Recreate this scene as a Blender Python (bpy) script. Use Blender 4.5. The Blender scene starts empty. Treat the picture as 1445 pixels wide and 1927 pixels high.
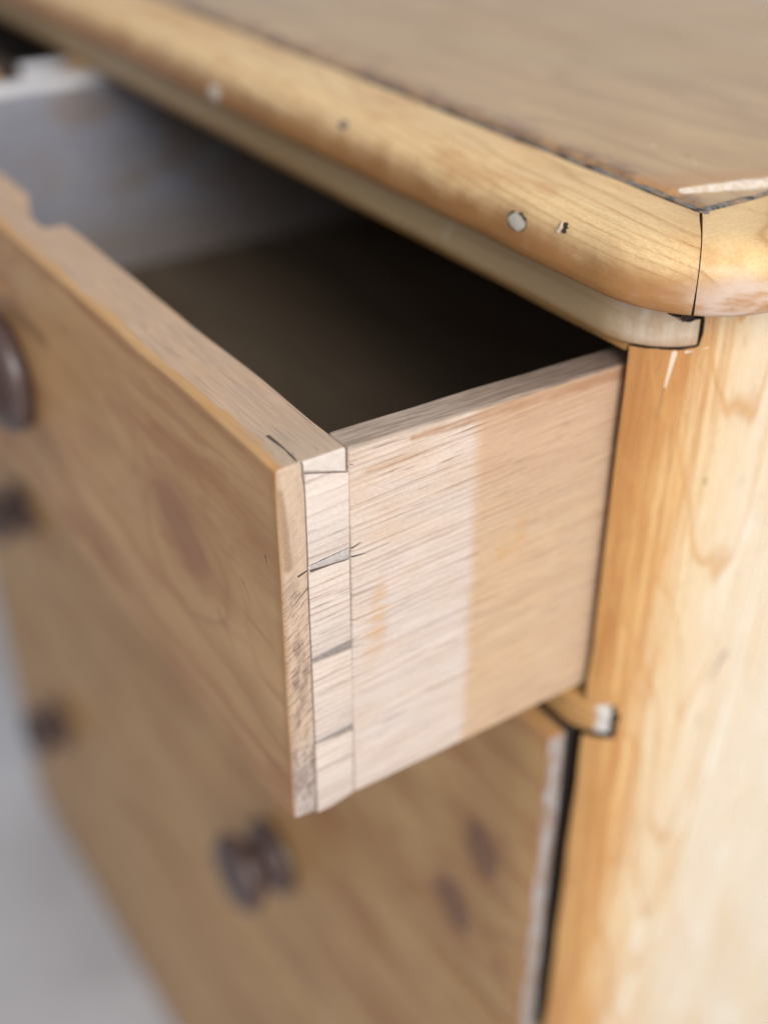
import bpy, bmesh, math, random
from mathutils import Vector, Matrix, noise as mnoise

scene = bpy.context.scene
COL = scene.collection
random.seed(7)

# ------------------------------------------------------------------ camera
cam_d = bpy.data.cameras.new("camera")
cam = bpy.data.objects.new("camera", cam_d)
COL.objects.link(cam)
scene.camera = cam
F_PX, YAW, PITCH, ROLL = 2291.2, 0.98518, 0.58264, -0.00187
cam.location = (0.25394, -0.26343, 0.17417)
fw = Vector((-math.sin(YAW) * math.cos(PITCH), math.cos(YAW) * math.cos(PITCH), -math.sin(PITCH)))
rt = Vector((math.cos(YAW), math.sin(YAW), 0))
dn = fw.cross(rt)
c_, s_ = math.cos(ROLL), math.sin(ROLL)
r2 = c_ * rt + s_ * dn
d2 = -s_ * rt + c_ * dn
cam.rotation_mode = 'QUATERNION'
cam.rotation_quaternion = Matrix((r2, -d2, -fw)).transposed().to_quaternion()
cam_d.sensor_fit = 'VERTICAL'
cam_d.sensor_height = 36.0
cam_d.sensor_width = 27.0
cam_d.lens = F_PX / 1927 * 36.0
cam_d.clip_start = 0.01
cam_d.clip_end = 50
cam_d.dof.use_dof = True
cam_d.dof.focus_distance = 0.359
cam_d.dof.aperture_fstop = cam_d.lens / 13.2
cam_d.dof.aperture_blades = 0

# ------------------------------------------------------------------ light
world = bpy.data.worlds.new("World")
scene.world = world
world.use_nodes = True
bg = world.node_tree.nodes["Background"]
bg.inputs[0].default_value = (0.93, 0.95, 1.0, 1)
bg.inputs[1].default_value = 0.46


def area(name, loc, target, sx, sy, power, color):
    l = bpy.data.lights.new(name, 'AREA')
    l.shape = 'RECTANGLE'
    l.size, l.size_y = sx, sy
    l.energy = power
    l.color = color
    o = bpy.data.objects.new(name, l)
    COL.objects.link(o)
    o.location = loc
    o.rotation_mode = 'QUATERNION'
    o.rotation_quaternion = (Vector(target) - Vector(loc)).to_track_quat('-Z', 'Y')
    return o


area("window_light", (2.1, -0.55, 1.35), (0, 0, -0.1), 1.4, 1.5, 72, (1.0, 0.97, 0.93))

vs = scene.view_settings
vs.view_transform = 'Standard'
vs.look = 'None'
vs.exposure = 0.06
vs.gamma = 1.0
vs.use_curve_mapping = False
scene.render.engine = 'CYCLES'
scene.cycles.use_denoising = True
scene.cycles.max_bounces = 8


# ------------------------------------------------------------------ shader helpers
class V:
    """one value (a node socket) in a shader tree, with arithmetic"""
    def __init__(self, g, s):
        self.g, self.s = g, s

    def _m(self, op, *o):
        return self.g.math(op, self, *o)

    def __add__(self, o): return self._m('ADD', o)
    def __radd__(self, o): return self._m('ADD', o)
    def __sub__(self, o): return self._m('SUBTRACT', o)
    def __rsub__(self, o): return self.g.math('SUBTRACT', o, self)
    def __mul__(self, o): return self._m('MULTIPLY', o)
    def __rmul__(self, o): return self._m('MULTIPLY', o)
    def __truediv__(self, o): return self._m('DIVIDE', o)
    def clamp(self): return self.g.math('MINIMUM', self.g.math('MAXIMUM', self, 0.0), 1.0)
    def inv(self): return 1.0 - self


class G:
    def __init__(self, name):
        self.m = bpy.data.materials.new(name)
        self.m.use_nodes = True
        self.t = self.m.node_tree
        self.b = self.t.nodes["Principled BSDF"]
        self.out = self.t.nodes["Material Output"]
        tc = self.t.nodes.new("ShaderNodeTexCoord")
        self.p = V(self, tc.outputs["Object"])
        sp = self.t.nodes.new("ShaderNodeSeparateXYZ")
        self.t.links.new(self.p.s, sp.inputs[0])
        self.x, self.y, self.z = (V(self, sp.outputs[i]) for i in range(3))

    def link(self, v, sock):
        if isinstance(v, V):
            self.t.links.new(v.s, sock)
        else:
            sock.default_value = v

    def math(self, op, *a):
        n = self.t.nodes.new("ShaderNodeMath")
        n.operation = op
        for i, v in enumerate(a):
            self.link(v, n.inputs[i])
        return V(self, n.outputs[0])

    def vec(self, x, y, z):
        n = self.t.nodes.new("ShaderNodeCombineXYZ")
        for i, v in enumerate((x, y, z)):
            self.link(v, n.inputs[i])
        return V(self, n.outputs[0])

    def noise(self, v, scale=1.0, detail=2.0, rough=0.5, dist=0.0, color=False):
        n = self.t.nodes.new("ShaderNodeTexNoise")
        self.link(v, n.inputs["Vector"])
        n.inputs["Scale"].default_value = scale
        n.inputs["Detail"].default_value = detail
        n.inputs["Roughness"].default_value = rough
        n.inputs["Distortion"].default_value = dist
        return V(self, n.outputs["Color" if color else "Fac"])

    def white(self, w):
        n = self.t.nodes.new("ShaderNodeTexWhiteNoise")
        n.noise_dimensions = '1D'
        self.link(w, n.inputs["W"])
        return V(self, n.outputs["Value"])

    def ss(self, v, a, b):
        """smoothstep from a (0) to b (1); a may be above b"""
        n = self.t.nodes.new("ShaderNodeMapRange")
        n.interpolation_type = 'SMOOTHSTEP'
        self.link(v, n.inputs["Value"])
        flip = a > b
        if flip:
            a, b = b, a
        n.inputs["From Min"].default_value = a
        n.inputs["From Max"].default_value = b
        n.inputs["To Min"].default_value = 1.0 if flip else 0.0
        n.inputs["To Max"].default_value = 0.0 if flip else 1.0
        return V(self, n.outputs["Result"])

    def curve(self, v, pts):
        n = self.t.nodes.new("ShaderNodeValToRGB")
        r = n.color_ramp
        while len(r.elements) < len(pts):
            r.elements.new(0.5)
        for e, (p, c) in zip(r.elements, pts):
            e.position = p
            e.color = (c, c, c, 1)
        self.link(v, n.inputs[0])
        sp = self.t.nodes.new("ShaderNodeSeparateColor")
        self.t.links.new(n.outputs[0], sp.inputs[0])
        return V(self, sp.outputs[0])

    def mix(self, f, a, b, mode='MIX'):
        n = self.t.nodes.new("ShaderNodeMix")
        n.data_type = 'RGBA'
        n.blend_type = mode
        n.clamp_factor = True
        self.link(f, n.inputs[0])
        for v, k in ((a, 6), (b, 7)):
            if isinstance(v, V):
                self.link(v, n.inputs[k])
            else:
                n.inputs[k].default_value = (*v, 1)
        return V(self, n.outputs[2])

    def vm(self, op, a, b=None, out=0):
        n = self.t.nodes.new("ShaderNodeVectorMath")
        n.operation = op
        self.link(a, n.inputs[0])
        if b is not None:
            self.link(b, n.inputs[1])
        return V(self, n.outputs[out])

    def seg(self, P, Q, w0, w1=None, soft=0.5, rag=None):
        """mask of a straight mark from P to Q, w0 wide at P, w1 at Q (metres)"""
        w1 = w0 if w1 is None else w1
        P, Q = Vector(P), Vector(Q)
        d = Q - P
        L2 = max(d.length_squared, 1e-12)
        rel = self.vm('SUBTRACT', self.p, tuple(P))
        t = (self.vm('DOT_PRODUCT', rel, tuple(d / L2), out=1)).clamp()
        n = self.t.nodes.new("ShaderNodeVectorMath")
        n.operation = 'SCALE'
        n.inputs[0].default_value = tuple(d)
        self.link(t, n.inputs[3])
        off = self.vm('SUBTRACT', rel, V(self, n.outputs[0]))
        dist = self.vm('LENGTH', off, out=1)
        wid = t * (w1 - w0) * 0.5 + w0 * 0.5
        q = dist / wid
        if rag is not None:
            q = q + (rag - 0.5) * 1.2
        return self.ss(q, 1.0 + soft * 0.5, 1.0 - soft * 0.5)

    def ell(self, c, rad, soft=0.6, warp=None):
        """mask of an ellipsoidal spot"""
        rel = self.vm('SUBTRACT', self.p, tuple(c))
        rel = self.vm('MULTIPLY', rel, tuple(1.0 / r for r in rad))
        q = self.vm('LENGTH', rel, out=1)
        if warp is not None:
            q = q + (warp - 0.5) * 0.9
        return self.ss(q, 1.0 + soft * 0.5, 1.0 - soft * 0.5)

    def finish(self, color, rough, bump=None, bstr=0.2, bdist=0.0004, spec=0.4, coat=0.0):
        self.link(color, self.b.inputs["Base Color"])
        self.link(rough, self.b.inputs["Roughness"])
        self.b.inputs["Specular IOR Level"].default_value = spec
        if coat:
            self.b.inputs["Coat Weight"].default_value = coat
            self.b.inputs["Coat Roughness"].default_value = 0.25
        if bump is not None:
            n = self.t.nodes.new("ShaderNodeBump")
            n.inputs["Strength"].default_value = bstr
            n.inputs["Distance"].default_value = bdist
            self.link(bump, n.inputs["Height"])
            self.t.links.new(n.outputs[0], self.b.inputs["Normal"])
        return self.m


def wood(name, grain, base, late, deep, centre=(0.03, -0.12), rings=240.0, ringk=0.5, fibre=0.16,
         blotch=0.45, seed=0.0, rough=0.42, bstr=0.25, warp=0.02, tilt=(0.0, 0.0), knots=(), spec=0.4,
         extra=None, under=None, wav=0.35, coat=0.0, pores=0.0, brk=0.0, speck=0.10, knot_col=(0.13, 0.06, 0.045), flame=None, ring_sharp=False, palek=0.25):
    """pine: growth rings about a log axis (tilted against the board), fibres, stain and knots"""
    g = G(name)
    a, b, c = {'x': (g.x, g.y, g.z), 'y': (g.y, g.x, g.z), 'z': (g.z, g.x, g.y)}[grain]
    lo = g.vec(a * 2.2 + seed, b * 9.0, c * 9.0)
    wcol = g.noise(lo, 1.0, 3.0, 0.55, color=True)
    sp = g.t.nodes.new("ShaderNodeSeparateColor")
    g.t.links.new(wcol.s, sp.inputs[0])
    w1, w2 = V(g, sp.outputs[0]), V(g, sp.outputs[1])
    mid = g.noise(g.vec(a * 20 + seed * 2, b * 75, c * 75), 1.0, 3.0, 0.5)
    bt = b + a * tilt[0]
    ct = c + a * tilt[1]
    bb = bt + (w1 - 0.5) * (warp * 4) + (mid - 0.5) * (warp * wav) - centre[0]
    cc = ct + (w2 - 0.5) * (warp * 4) - centre[1]
    r = g.math('SQRT', bb * bb + cc * cc)
    for (kc, kr) in knots:
        k = g.ell(kc, tuple(v * 2.8 for v in kr), soft=1.9)
        r = r + k * 0.012
    ph = r * rings + (w2 - 0.5) * 3.0
    fr = g.math('FRACT', ph)
    ring = g.curve(fr, [(0.0, 0.10), (0.35, 0.0), (0.72, 0.28), (0.9, 1.0), (0.97, 0.7), (1.0, 0.10)])
    if ring_sharp:
        ring = g.curve(fr, [(0.0, 0.05), (0.3, 0.0), (0.80, 0.10), (0.91, 1.0), (0.96, 0.6), (1.0, 0.05)])
    vary = g.white(g.math('FLOOR', ph) + seed) * 0.95 + 0.25
    fib = g.noise(g.vec(a * 22 + seed, bt * 900, ct * 900), 1.0, 3.0, 0.62)
    fib2 = g.noise(g.vec(a * 60 + seed, bt * 2600, ct * 2600), 1.0, 2.0, 0.6)
    fine = g.noise(g.vec(a * 700, b * 1300, c * 1300), 1.0, 3.0, 0.7)
    bl = g.noise(g.vec(a * 7 + seed * 3, b * 26, c * 26), 1.0, 4.0, 0.6)
    if brk:
        ring = ring * (g.ss(g.noise(g.vec(a * 32 + seed, bt * 420, ct * 420), 1.0, 3.0, 0.6), 0.36, 0.62) * brk + (1 - brk))
    col = g.mix((g.ss(bl, 0.42, 0.75) * blotch).clamp(), base, deep, 'MIX')
    pale = g.ss(g.noise(g.vec(a * 9 + seed + 5, b * 30, c * 30), 1.0, 3.0, 0.6), 0.5, 0.8)
    col = g.mix((pale * palek).clamp(), col, tuple(min(1, v * 1.35 + 0.04) for v in base))
    if flame:
        fl = g.ss(g.noise(g.vec(a * 16 + seed, b * 85, c * 85) , 1.0, 4.0, 0.6, 0.4), 0.50, 0.66)
        col = g.mix((fl * flame[0]).clamp(), col, flame[1])
    if under:
        col = under(g, col)
    col = g.mix((ring * vary * ringk).clamp(), col, late)
    fm = (fib - 0.5) * (fibre * 2.2) + (fib2 - 0.5) * (fibre * 1.5) + (fine - 0.5) * (speck * 2.0) + 1.0
    n = g.t.nodes.new("ShaderNodeVectorMath")
    n.operation = 'SCALE'
    g.t.links.new(col.s, n.inputs[0])
    g.link(fm, n.inputs[3])
    col = V(g, n.outputs[0])
    if pores:
        pn = g.noise(g.vec(a * 42 + seed, bt * 1250, ct * 1250), 1.0, 2.0, 0.55)
        pm = g.ss(pn, 0.60, 0.69) * g.ss(g.noise(g.vec(a * 12, b * 60, c * 60), 1.0, 2.0), 0.36, 0.56)
        col = g.mix((pm * pores).clamp(), col, tuple(v * 0.42 for v in late))
    for (kc, kr) in knots:
        wv = g.noise(g.p, 70, 3.0)
        k2 = g.ell(kc, tuple(v * 1.9 for v in kr), soft=1.4, warp=wv)
        col = g.mix(k2 * 0.5, col, deep)
        k = g.ell(kc, kr, soft=0.7, warp=wv)
        col = g.mix(k * 0.75, col, knot_col)
    h = fib * 0.7 + fib2 * 0.5 + ring * 0.25 + fine * 0.25
    rg = (fib - 0.5) * 0.25 + (bl - 0.5) * 0.22 + rough
    if extra:
        col, rg, h = extra(g, col, rg, h)
    return g.finish(col, rg, h, bstr, 0.0003, spec, coat)


# ------------------------------------------------------------------ wood colours (linear)
RAW = (0.55, 0.386, 0.252)
RAW_LATE = (0.28, 0.14, 0.085)
RAW_DEEP = (0.56, 0.365, 0.205)

D_OPEN = 0.1309     # how far the drawer stands out
LAP, FT, DH = 0.0091, 0.0236, 0.140
TAIL_X = -0.0112


def ex_front(g, col, rg, h):
    # the varnish stops just past the arris; top and inner face of the front are bare wood
    n = g.noise(g.vec(g.x * 45, g.y * 400, g.z * 60), 1.0, 4.0, 0.6)
    bare = g.ss(g.y + (n - 0.5) * 0.0075, -D_OPEN + 0.0024, -D_OPEN + 0.0046)
    grain = g.noise(g.vec(g.x * 45, g.y * 1100, g.z * 1100), 1.0, 4.0, 0.62)
    broad = g.noise(g.vec(g.x * 20, g.y * 170, g.z * 170), 1.0, 3.0, 0.6)
    rawc = g.mix(g.ss(grain, 0.25, 0.75), (0.43, 0.295, 0.205), (0.56, 0.40, 0.285))
    rawc = g.mix(g.ss(broad, 0.5, 0.7) * 0.5, rawc, (0.58, 0.385, 0.225))
    grey = g.ss(g.noise(g.vec(g.x * 40, g.y * 90, g.z * 90), 1.0, 3.0), 0.5, 0.72)
    rawc = g.mix(grey * 0.35, rawc, (0.38, 0.31, 0.245))
    rawc = g.mix(g.ss(g.x, -0.040, -0.004) * 0.45, rawc, (0.36, 0.30, 0.235))
    line = g.ss(g.noise(g.vec(g.x * 26, g.y * 1500, g.z * 1500), 1.0, 1.0), 0.66, 0.72)
    rawc = g.mix(line * 0.5, rawc, (0.16, 0.10, 0.075))
    col = g.mix(bare, col, rawc)
    # varnish on the arris: golden where it turns over the top, darker just below it
    gold = g.ss(g.z + (n - 0.5) * 0.0016, -0.0026, -0.0008) * bare.inv()
    col = g.mix(gold * (g.ss(broad, 0.30, 0.62) * 0.55 + 0.25), col, g.mix(g.ss(broad, 0.35, 0.6), (0.60, 0.40, 0.20), (0.52, 0.29, 0.115)))
    edge = g.seg((-0.46, -D_OPEN, -0.0030), (0.0, -D_OPEN, -0.0030), 0.0026, 0.0026, soft=1.6, rag=n)
    col = g.mix(edge * (g.ss(broad, 0.62, 0.38) * 0.5 + 0.2), col, (0.34, 0.145, 0.05))
    endw = g.ss(g.x + (n - 0.5) * 0.004, -0.0055, -0.0012) * bare.inv()
    col = g.mix(endw * 0.5, col, (0.38, 0.19, 0.075))
    for P, Q, w, k in MARKS_FRONT:
        col = g.mix(g.seg(P, Q, w, w * 0.6, rag=grain) * k, col, (0.05, 0.035, 0.03))
    return col, rg + bare * 0.3, h


MARKS_FRONT = [((-0.0178, -0.1231, 0.0), (-0.0010, -0.1227, -0.0006), 0.0012, 0.9),
               ((-0.0016, -0.1228, 0.0), (0.0006, -0.1219, -0.0036), 0.0008, 0.9),
               ((-0.0090, -0.1080, 0.0), (0.0, -0.1080, 0.0), 0.0008, 0.5),
               ((-0.0095, -0.1309, -0.0345), (-0.0088, -0.1309, -0.0372), 0.0009, 0.9),
               ((-0.027, -0.1309, -0.054), (-0.0215, -0.1309, -0.0585), 0.0012, 0.4),
               ((-0.046, -0.1309, -0.079), (-0.036, -0.1309, -0.088), 0.003, 0.22),
               ((-0.262, -0.1309, -0.041), (-0.190, -0.1309, -0.036), 0.010, 0.35)]
KNOTS_FRONT = [((-0.078, -0.131, -0.054), (0.014, 0.02, 0.008)), ((-0.062, -0.131, -0.064), (0.013, 0.02, 0.007))]
KNOTS_LONG = [((-0.0385, -0.0155, -0.2620), (0.0125, 0.02, 0.0150)), ((-0.0585, -0.0155, -0.3190), (0.0140, 0.02, 0.0165))]

M_FRONT = wood("varnished_pine_front", 'x', (0.56, 0.33, 0.15), (0.36, 0.155, 0.06), (0.34, 0.145, 0.058),
               centre=(-0.30, -0.05), rings=150, ringk=0.55, blotch=0.75, seed=3.1, rough=0.45, warp=0.016,
               fibre=0.10, knots=KNOTS_FRONT, extra=ex_front, knot_col=(0.36, 0.17, 0.085), speck=0.12, palek=0.55, flame=(0.55, (0.39, 0.17, 0.072)))


def ex_long(g, col, rg, h):
    # the end the window lights: bare, grubby, with scraps of white paint
    n = g.noise(g.vec(g.x * 40, g.y * 300, g.z * 55), 1.0, 4.0, 0.65)
    endf = g.ss(g.x, -0.0028, -0.0019)
    col = g.mix(endf, col, g.mix(g.ss(n, 0.42, 0.60), (0.30, 0.20, 0.14), (0.39, 0.375, 0.375)))
    wear = g.ss(g.x + (n - 0.5) * 0.006, -0.0075, -0.002) * endf.inv()
    col = g.mix(wear * 0.6, col, (0.42, 0.19, 0.06))
    return col, rg, h


M_LONG = wood("varnished_pine_long", 'x', (0.545, 0.33, 0.143), (0.34, 0.15, 0.052), (0.34, 0.155, 0.056),
              centre=(-0.25, -0.33), rings=42, ringk=0.6, blotch=0.75, seed=9.7, rough=0.45, warp=0.03,
              fibre=0.10, knots=KNOTS_LONG, extra=ex_long, knot_col=(0.17, 0.080, 0.052), palek=0.6, flame=(0.65, (0.39, 0.165, 0.065)))


def side_pale(g, col):
    n = g.noise(g.vec(g.x, g.y * 90, g.z * 300), 1.0, 3.0)
    # the part nearest the front is paler, with a clear edge
    pale = g.ss(g.y + (n - 0.5) * 0.0050, -0.0578, -0.0640)
    mot = g.noise(g.vec(g.x, g.y * 40, g.z * 110), 1.0, 4.0, 0.6)
    low = g.ss(g.z, -0.02, -0.07) * 0.2
    return g.mix(pale * (g.ss(mot, 0.25, 0.65) * 0.30 + 0.33 + low).clamp(), col, (0.63, 0.555, 0.515))


def ex_side(g, col, rg, h):
    n = g.noise(g.vec(g.x, g.y * 90, g.z * 300), 1.0, 3.0)
    mot = g.noise(g.vec(g.x, g.y * 30, g.z * 70), 1.0, 4.0, 0.6)
    # fine scratches running across the grain at a slant
    s1 = g.noise(g.vec(g.x, (g.y * 0.94 + g.z * 0.34) * 70, (g.z * 0.94 - g.y * 0.34) * 2600), 1.0, 2.0, 0.6)
    s2 = g.noise(g.vec(g.x, (g.y * 0.85 - g.z * 0.53) * 60, (g.z * 0.85 + g.y * 0.53) * 2200), 1.0, 2.0, 0.6)
    col = g.mix(g.ss(s1, 0.58, 0.70) * 0.35, col, (0.72, 0.64, 0.58))
    col = g.mix(g.ss(s2, 0.62, 0.72) * 0.25, col, (0.40, 0.27, 0.19))
    for c, r, k in (((0, -0.0465, -0.0585), (0.01, 0.0040, 0.0065), 0.45), ((0, -0.0400, -0.0560), (0.01, 0.0022, 0.008), 0.45),
                    ((0, -0.0965, -0.0620), (0.01, 0.0030, 0.0120), 0.40), ((0, -0.0990, -0.0750), (0.01, 0.004, 0.010), 0.3)):
        col = g.mix(g.ell(c, r, soft=1.3, warp=mot) * (g.ss(n, 0.3, 0.6) * k + 0.05), col, (0.55, 0.31, 0.13))
    up = g.ss(g.z + (mot - 0.5) * 0.03, -0.060, -0.015) * g.ss(g.y, -0.0640, -0.0560)
    col = g.mix(up * 0.45, col, (0.47, 0.285, 0.185))
    # brown waxy streak under the top arris
    top = g.seg((0.0, -0.085, -0.0042), (0.0, 0.0, -0.0060), 0.0022, 0.004, soft=1.2, rag=n)
    col = g.mix(top * (g.ss(mot, 0.3, 0.55) * 0.6 + 0.2), col, (0.36, 0.19, 0.10))
    top2 = g.seg((0.0, -0.100, -0.0105), (0.0, -0.070, -0.0095), 0.0030, 0.0015, soft=1.4, rag=n)
    col = g.mix(top2 * g.ss(mot, 0.35, 0.6) * 0.45, col, (0.42, 0.23, 0.11))
    # the upper edge is weathered grey, darker towards the back
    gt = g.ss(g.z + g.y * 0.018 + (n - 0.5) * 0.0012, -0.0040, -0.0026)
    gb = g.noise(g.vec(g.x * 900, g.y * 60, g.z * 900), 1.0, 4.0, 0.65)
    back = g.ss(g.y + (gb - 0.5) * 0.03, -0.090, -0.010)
    edge_grey = g.mix(back, g.mix(g.ss(gb, 0.3, 0.7), (0.22, 0.165, 0.13), (0.42, 0.335, 0.27)),
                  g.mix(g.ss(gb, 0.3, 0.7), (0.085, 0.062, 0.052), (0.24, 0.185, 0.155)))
    col = g.mix(gt * 0.88, col, edge_grey)
    for P, Q, w, k in MARKS_SIDE:
        col = g.mix(g.seg(P, Q, w, w * 0.5, rag=n) * k, col, (0.055, 0.04, 0.04))
    return col, rg, h


MARKS_SIDE = [((0, -0.1075, -0.0357), (0, -0.1035, -0.0345), 0.0007, 0.9),
              ((0, -0.1075, -0.0385), (0, -0.1020, -0.0390), 0.0008, 0.95),
              ((0, -0.1020, -0.0390), (0, -0.0930, -0.0385), 0.0005, 0.55),
              ((0, -0.1075, -0.0709), (0, -0.1035, -0.0698), 0.0006, 0.8),
              ((0, -0.1075, -0.0737), (0, -0.1030, -0.0740), 0.0005, 0.6),
              ((0, -0.1070, -0.0060), (0, -0.1055, -0.0066), 0.0007, 0.7),
              ((0, -0.1075, -0.0535), (0, -0.0950, -0.0535), 0.0012, 0.25)]
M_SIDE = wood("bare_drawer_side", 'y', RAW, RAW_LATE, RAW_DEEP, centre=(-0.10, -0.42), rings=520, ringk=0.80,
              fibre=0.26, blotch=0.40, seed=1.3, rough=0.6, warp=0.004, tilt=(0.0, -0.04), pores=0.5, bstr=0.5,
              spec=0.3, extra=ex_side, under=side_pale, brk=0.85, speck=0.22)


def ex_tail(g, col, rg, h):
    n = g.noise(g.vec(g.x, g.y * 200, g.z * 300), 1.0, 3.0)
    for P, Q, w, k in MARKS_TAIL:
        col = g.mix(g.seg(P, Q, w, w * 0.5, rag=n) * k, col, (0.055, 0.04, 0.04))
    return col, rg, h


MARKS_TAIL = [((0, -0.1222, -0.0037), (0, -0.1074, -0.0083), 0.0008, 0.9),
              ((0, -0.1240, -0.0380), (0, -0.1200, -0.0368), 0.0009, 0.9),
              ((0, -0.1205, -0.0364), (0, -0.1073, -0.0349), 0.0013, 0.9),
              ((0, -0.1205, -0.0381), (0, -0.1073, -0.0389), 0.0012, 0.9),
              ((0, -0.1150, -0.0800), (0, -0.1080, -0.0790), 0.0004, 0.6)]
M_TAIL = wood("bare_dovetail", 'y', (0.62, 0.53, 0.47), RAW_LATE, (0.60, 0.42, 0.27), centre=(-0.10, -0.42), rings=400,
              ringk=0.6, fibre=0.15, blotch=0.30, seed=1.3, rough=0.6, warp=0.004, tilt=(0.0, -0.04), pores=0.6,
              bstr=0.4, spec=0.3, brk=0.85, speck=0.22, extra=ex_tail)


def endgrain(name, base, dark):
    g = G(name)
    u, v = g.y, g.z
    diag = g.vec(g.x * 100, (u * 0.62 - v * 0.78) * 1000, (u * 0.78 + v * 0.62) * 190)
    s = g.noise(diag, 1.0, 3.0, 0.65, 0.5)
    big = g.noise(g.vec(g.x, u * 160, v * 45), 1.0, 3.0, 0.6)
    fine = g.noise(g.p, 2600, 2.0)
    low = g.ss(v, -0.036, -0.048)
    m = g.ss(s, 0.44, 0.66) * 0.72 + g.ss(big, 0.45, 0.62) * 0.5
    m = m * (low * 0.75 + 0.30)
    base2 = g.mix(g.ss(v, -0.095, -0.125), base, (0.50, 0.43, 0.39))
    col = g.mix(m.clamp(), base2, dark)
    # a brown smear of old varnish next to the front arris
    smear = g.seg((0, -D_OPEN + 0.0012, -0.008), (0, -D_OPEN + 0.0026, -0.034), 0.0018, 0.0030, soft=1.2, rag=s)
    col = g.mix(smear * 0.75, col, (0.28, 0.17, 0.10))
    edge = g.ss(u + (big - 0.5) * 0.003, -D_OPEN + 0.0020, -D_OPEN + 0.0006)
    col = g.mix(edge * 0.5, col, (0.42, 0.24, 0.11))
    # the half pin at the top is clean and pale
    pin = g.ss(u, -D_OPEN + LAP - 0.0002, -D_OPEN + LAP + 0.0003)
    ps = g.noise(g.vec(g.x, u * 300, v * 500), 1.0, 3.0)
    col = g.mix(pin, col, g.mix(ps, (0.50, 0.43, 0.385), (0.70, 0.62, 0.56)))
    col = g.mix(g.ss(fine, 0.5, 0.75) * 0.22, col, (0.78, 0.68, 0.58))
    km = g.seg((0, -0.1250, -0.0384), (0, -0.1218, -0.0374), 0.0009, 0.0007, rag=big)
    col = g.mix(km * 0.9, col, (0.05, 0.04, 0.035))
    jl = g.ss(g.math('ABSOLUTE', u + (D_OPEN - LAP)), 0.00045, 0.0002)
    col = g.mix(jl * 0.8, col, (0.07, 0.05, 0.045))
    cr = g.seg((0, -0.1272, -0.0488), (0, -0.1222, -0.0440), 0.0004, 0.0005, rag=s)
    col = g.mix(cr * 0.7, col, (0.07, 0.045, 0.04))
    return g.finish(col, 0.65, s * low + fine * 0.4, 0.6, 0.0006, 0.25)


M_END = endgrain("front_end_grain", (0.54, 0.40, 0.29), (0.20, 0.125, 0.095))


def ex_edge(g, col, rg, h):
    n = g.noise(g.p, 55, 4.0, 0.6)
    n2 = g.noise(g.vec(g.x * 40, g.y * 40, g.z * 160), 1.0, 4.0, 0.6)
    # brown, deepening unevenly towards the lower nosing
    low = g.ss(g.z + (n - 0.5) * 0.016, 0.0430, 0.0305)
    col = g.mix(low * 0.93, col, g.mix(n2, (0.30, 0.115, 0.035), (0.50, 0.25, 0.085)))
    # scuffed pale patches
    st = g.ell((-0.0394, -0.0177, 0.0360), (0.0085, 0.010, 0.0048), soft=1.6, warp=n)
    col = g.mix(st * 0.45, col, (0.34, 0.155, 0.06))
    rd = g.ss(g.noise(g.vec(g.x * 24, g.y * 60, g.z * 60), 1.0, 4.0, 0.6), 0.50, 0.68)
    col = g.mix(rd * 0.42, col, (0.50, 0.235, 0.085))
    sc = g.ss(g.noise(g.vec(g.x * 150, g.y * 150, g.z * 150), 1.0, 4.0, 0.7), 0.60, 0.72)
    near = g.ell((0.040, 0.012, 0.0300), (0.020, 0.024, 0.0080), soft=1.0, warp=n)
    col = g.mix((sc * 0.08 + near * g.ss(n2, 0.35, 0.62) * 0.8).clamp(), col, (0.66, 0.54, 0.46))
    col = g.mix(near * g.ss(n, 0.5, 0.65) * 0.6, col, (0.36, 0.16, 0.07))
    return col, rg, h


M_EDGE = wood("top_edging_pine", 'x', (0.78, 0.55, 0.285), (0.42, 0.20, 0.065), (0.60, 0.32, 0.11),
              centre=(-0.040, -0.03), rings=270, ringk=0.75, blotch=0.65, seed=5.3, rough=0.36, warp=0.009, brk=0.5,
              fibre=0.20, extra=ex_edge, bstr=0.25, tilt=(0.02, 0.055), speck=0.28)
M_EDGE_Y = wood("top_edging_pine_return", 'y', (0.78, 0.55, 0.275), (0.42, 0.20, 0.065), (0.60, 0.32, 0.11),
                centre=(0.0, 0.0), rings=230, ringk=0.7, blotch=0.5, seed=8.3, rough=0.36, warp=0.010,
                fibre=0.10, extra=ex_edge, bstr=0.25, tilt=(0.1, 0.1), speck=0.28)


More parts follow.
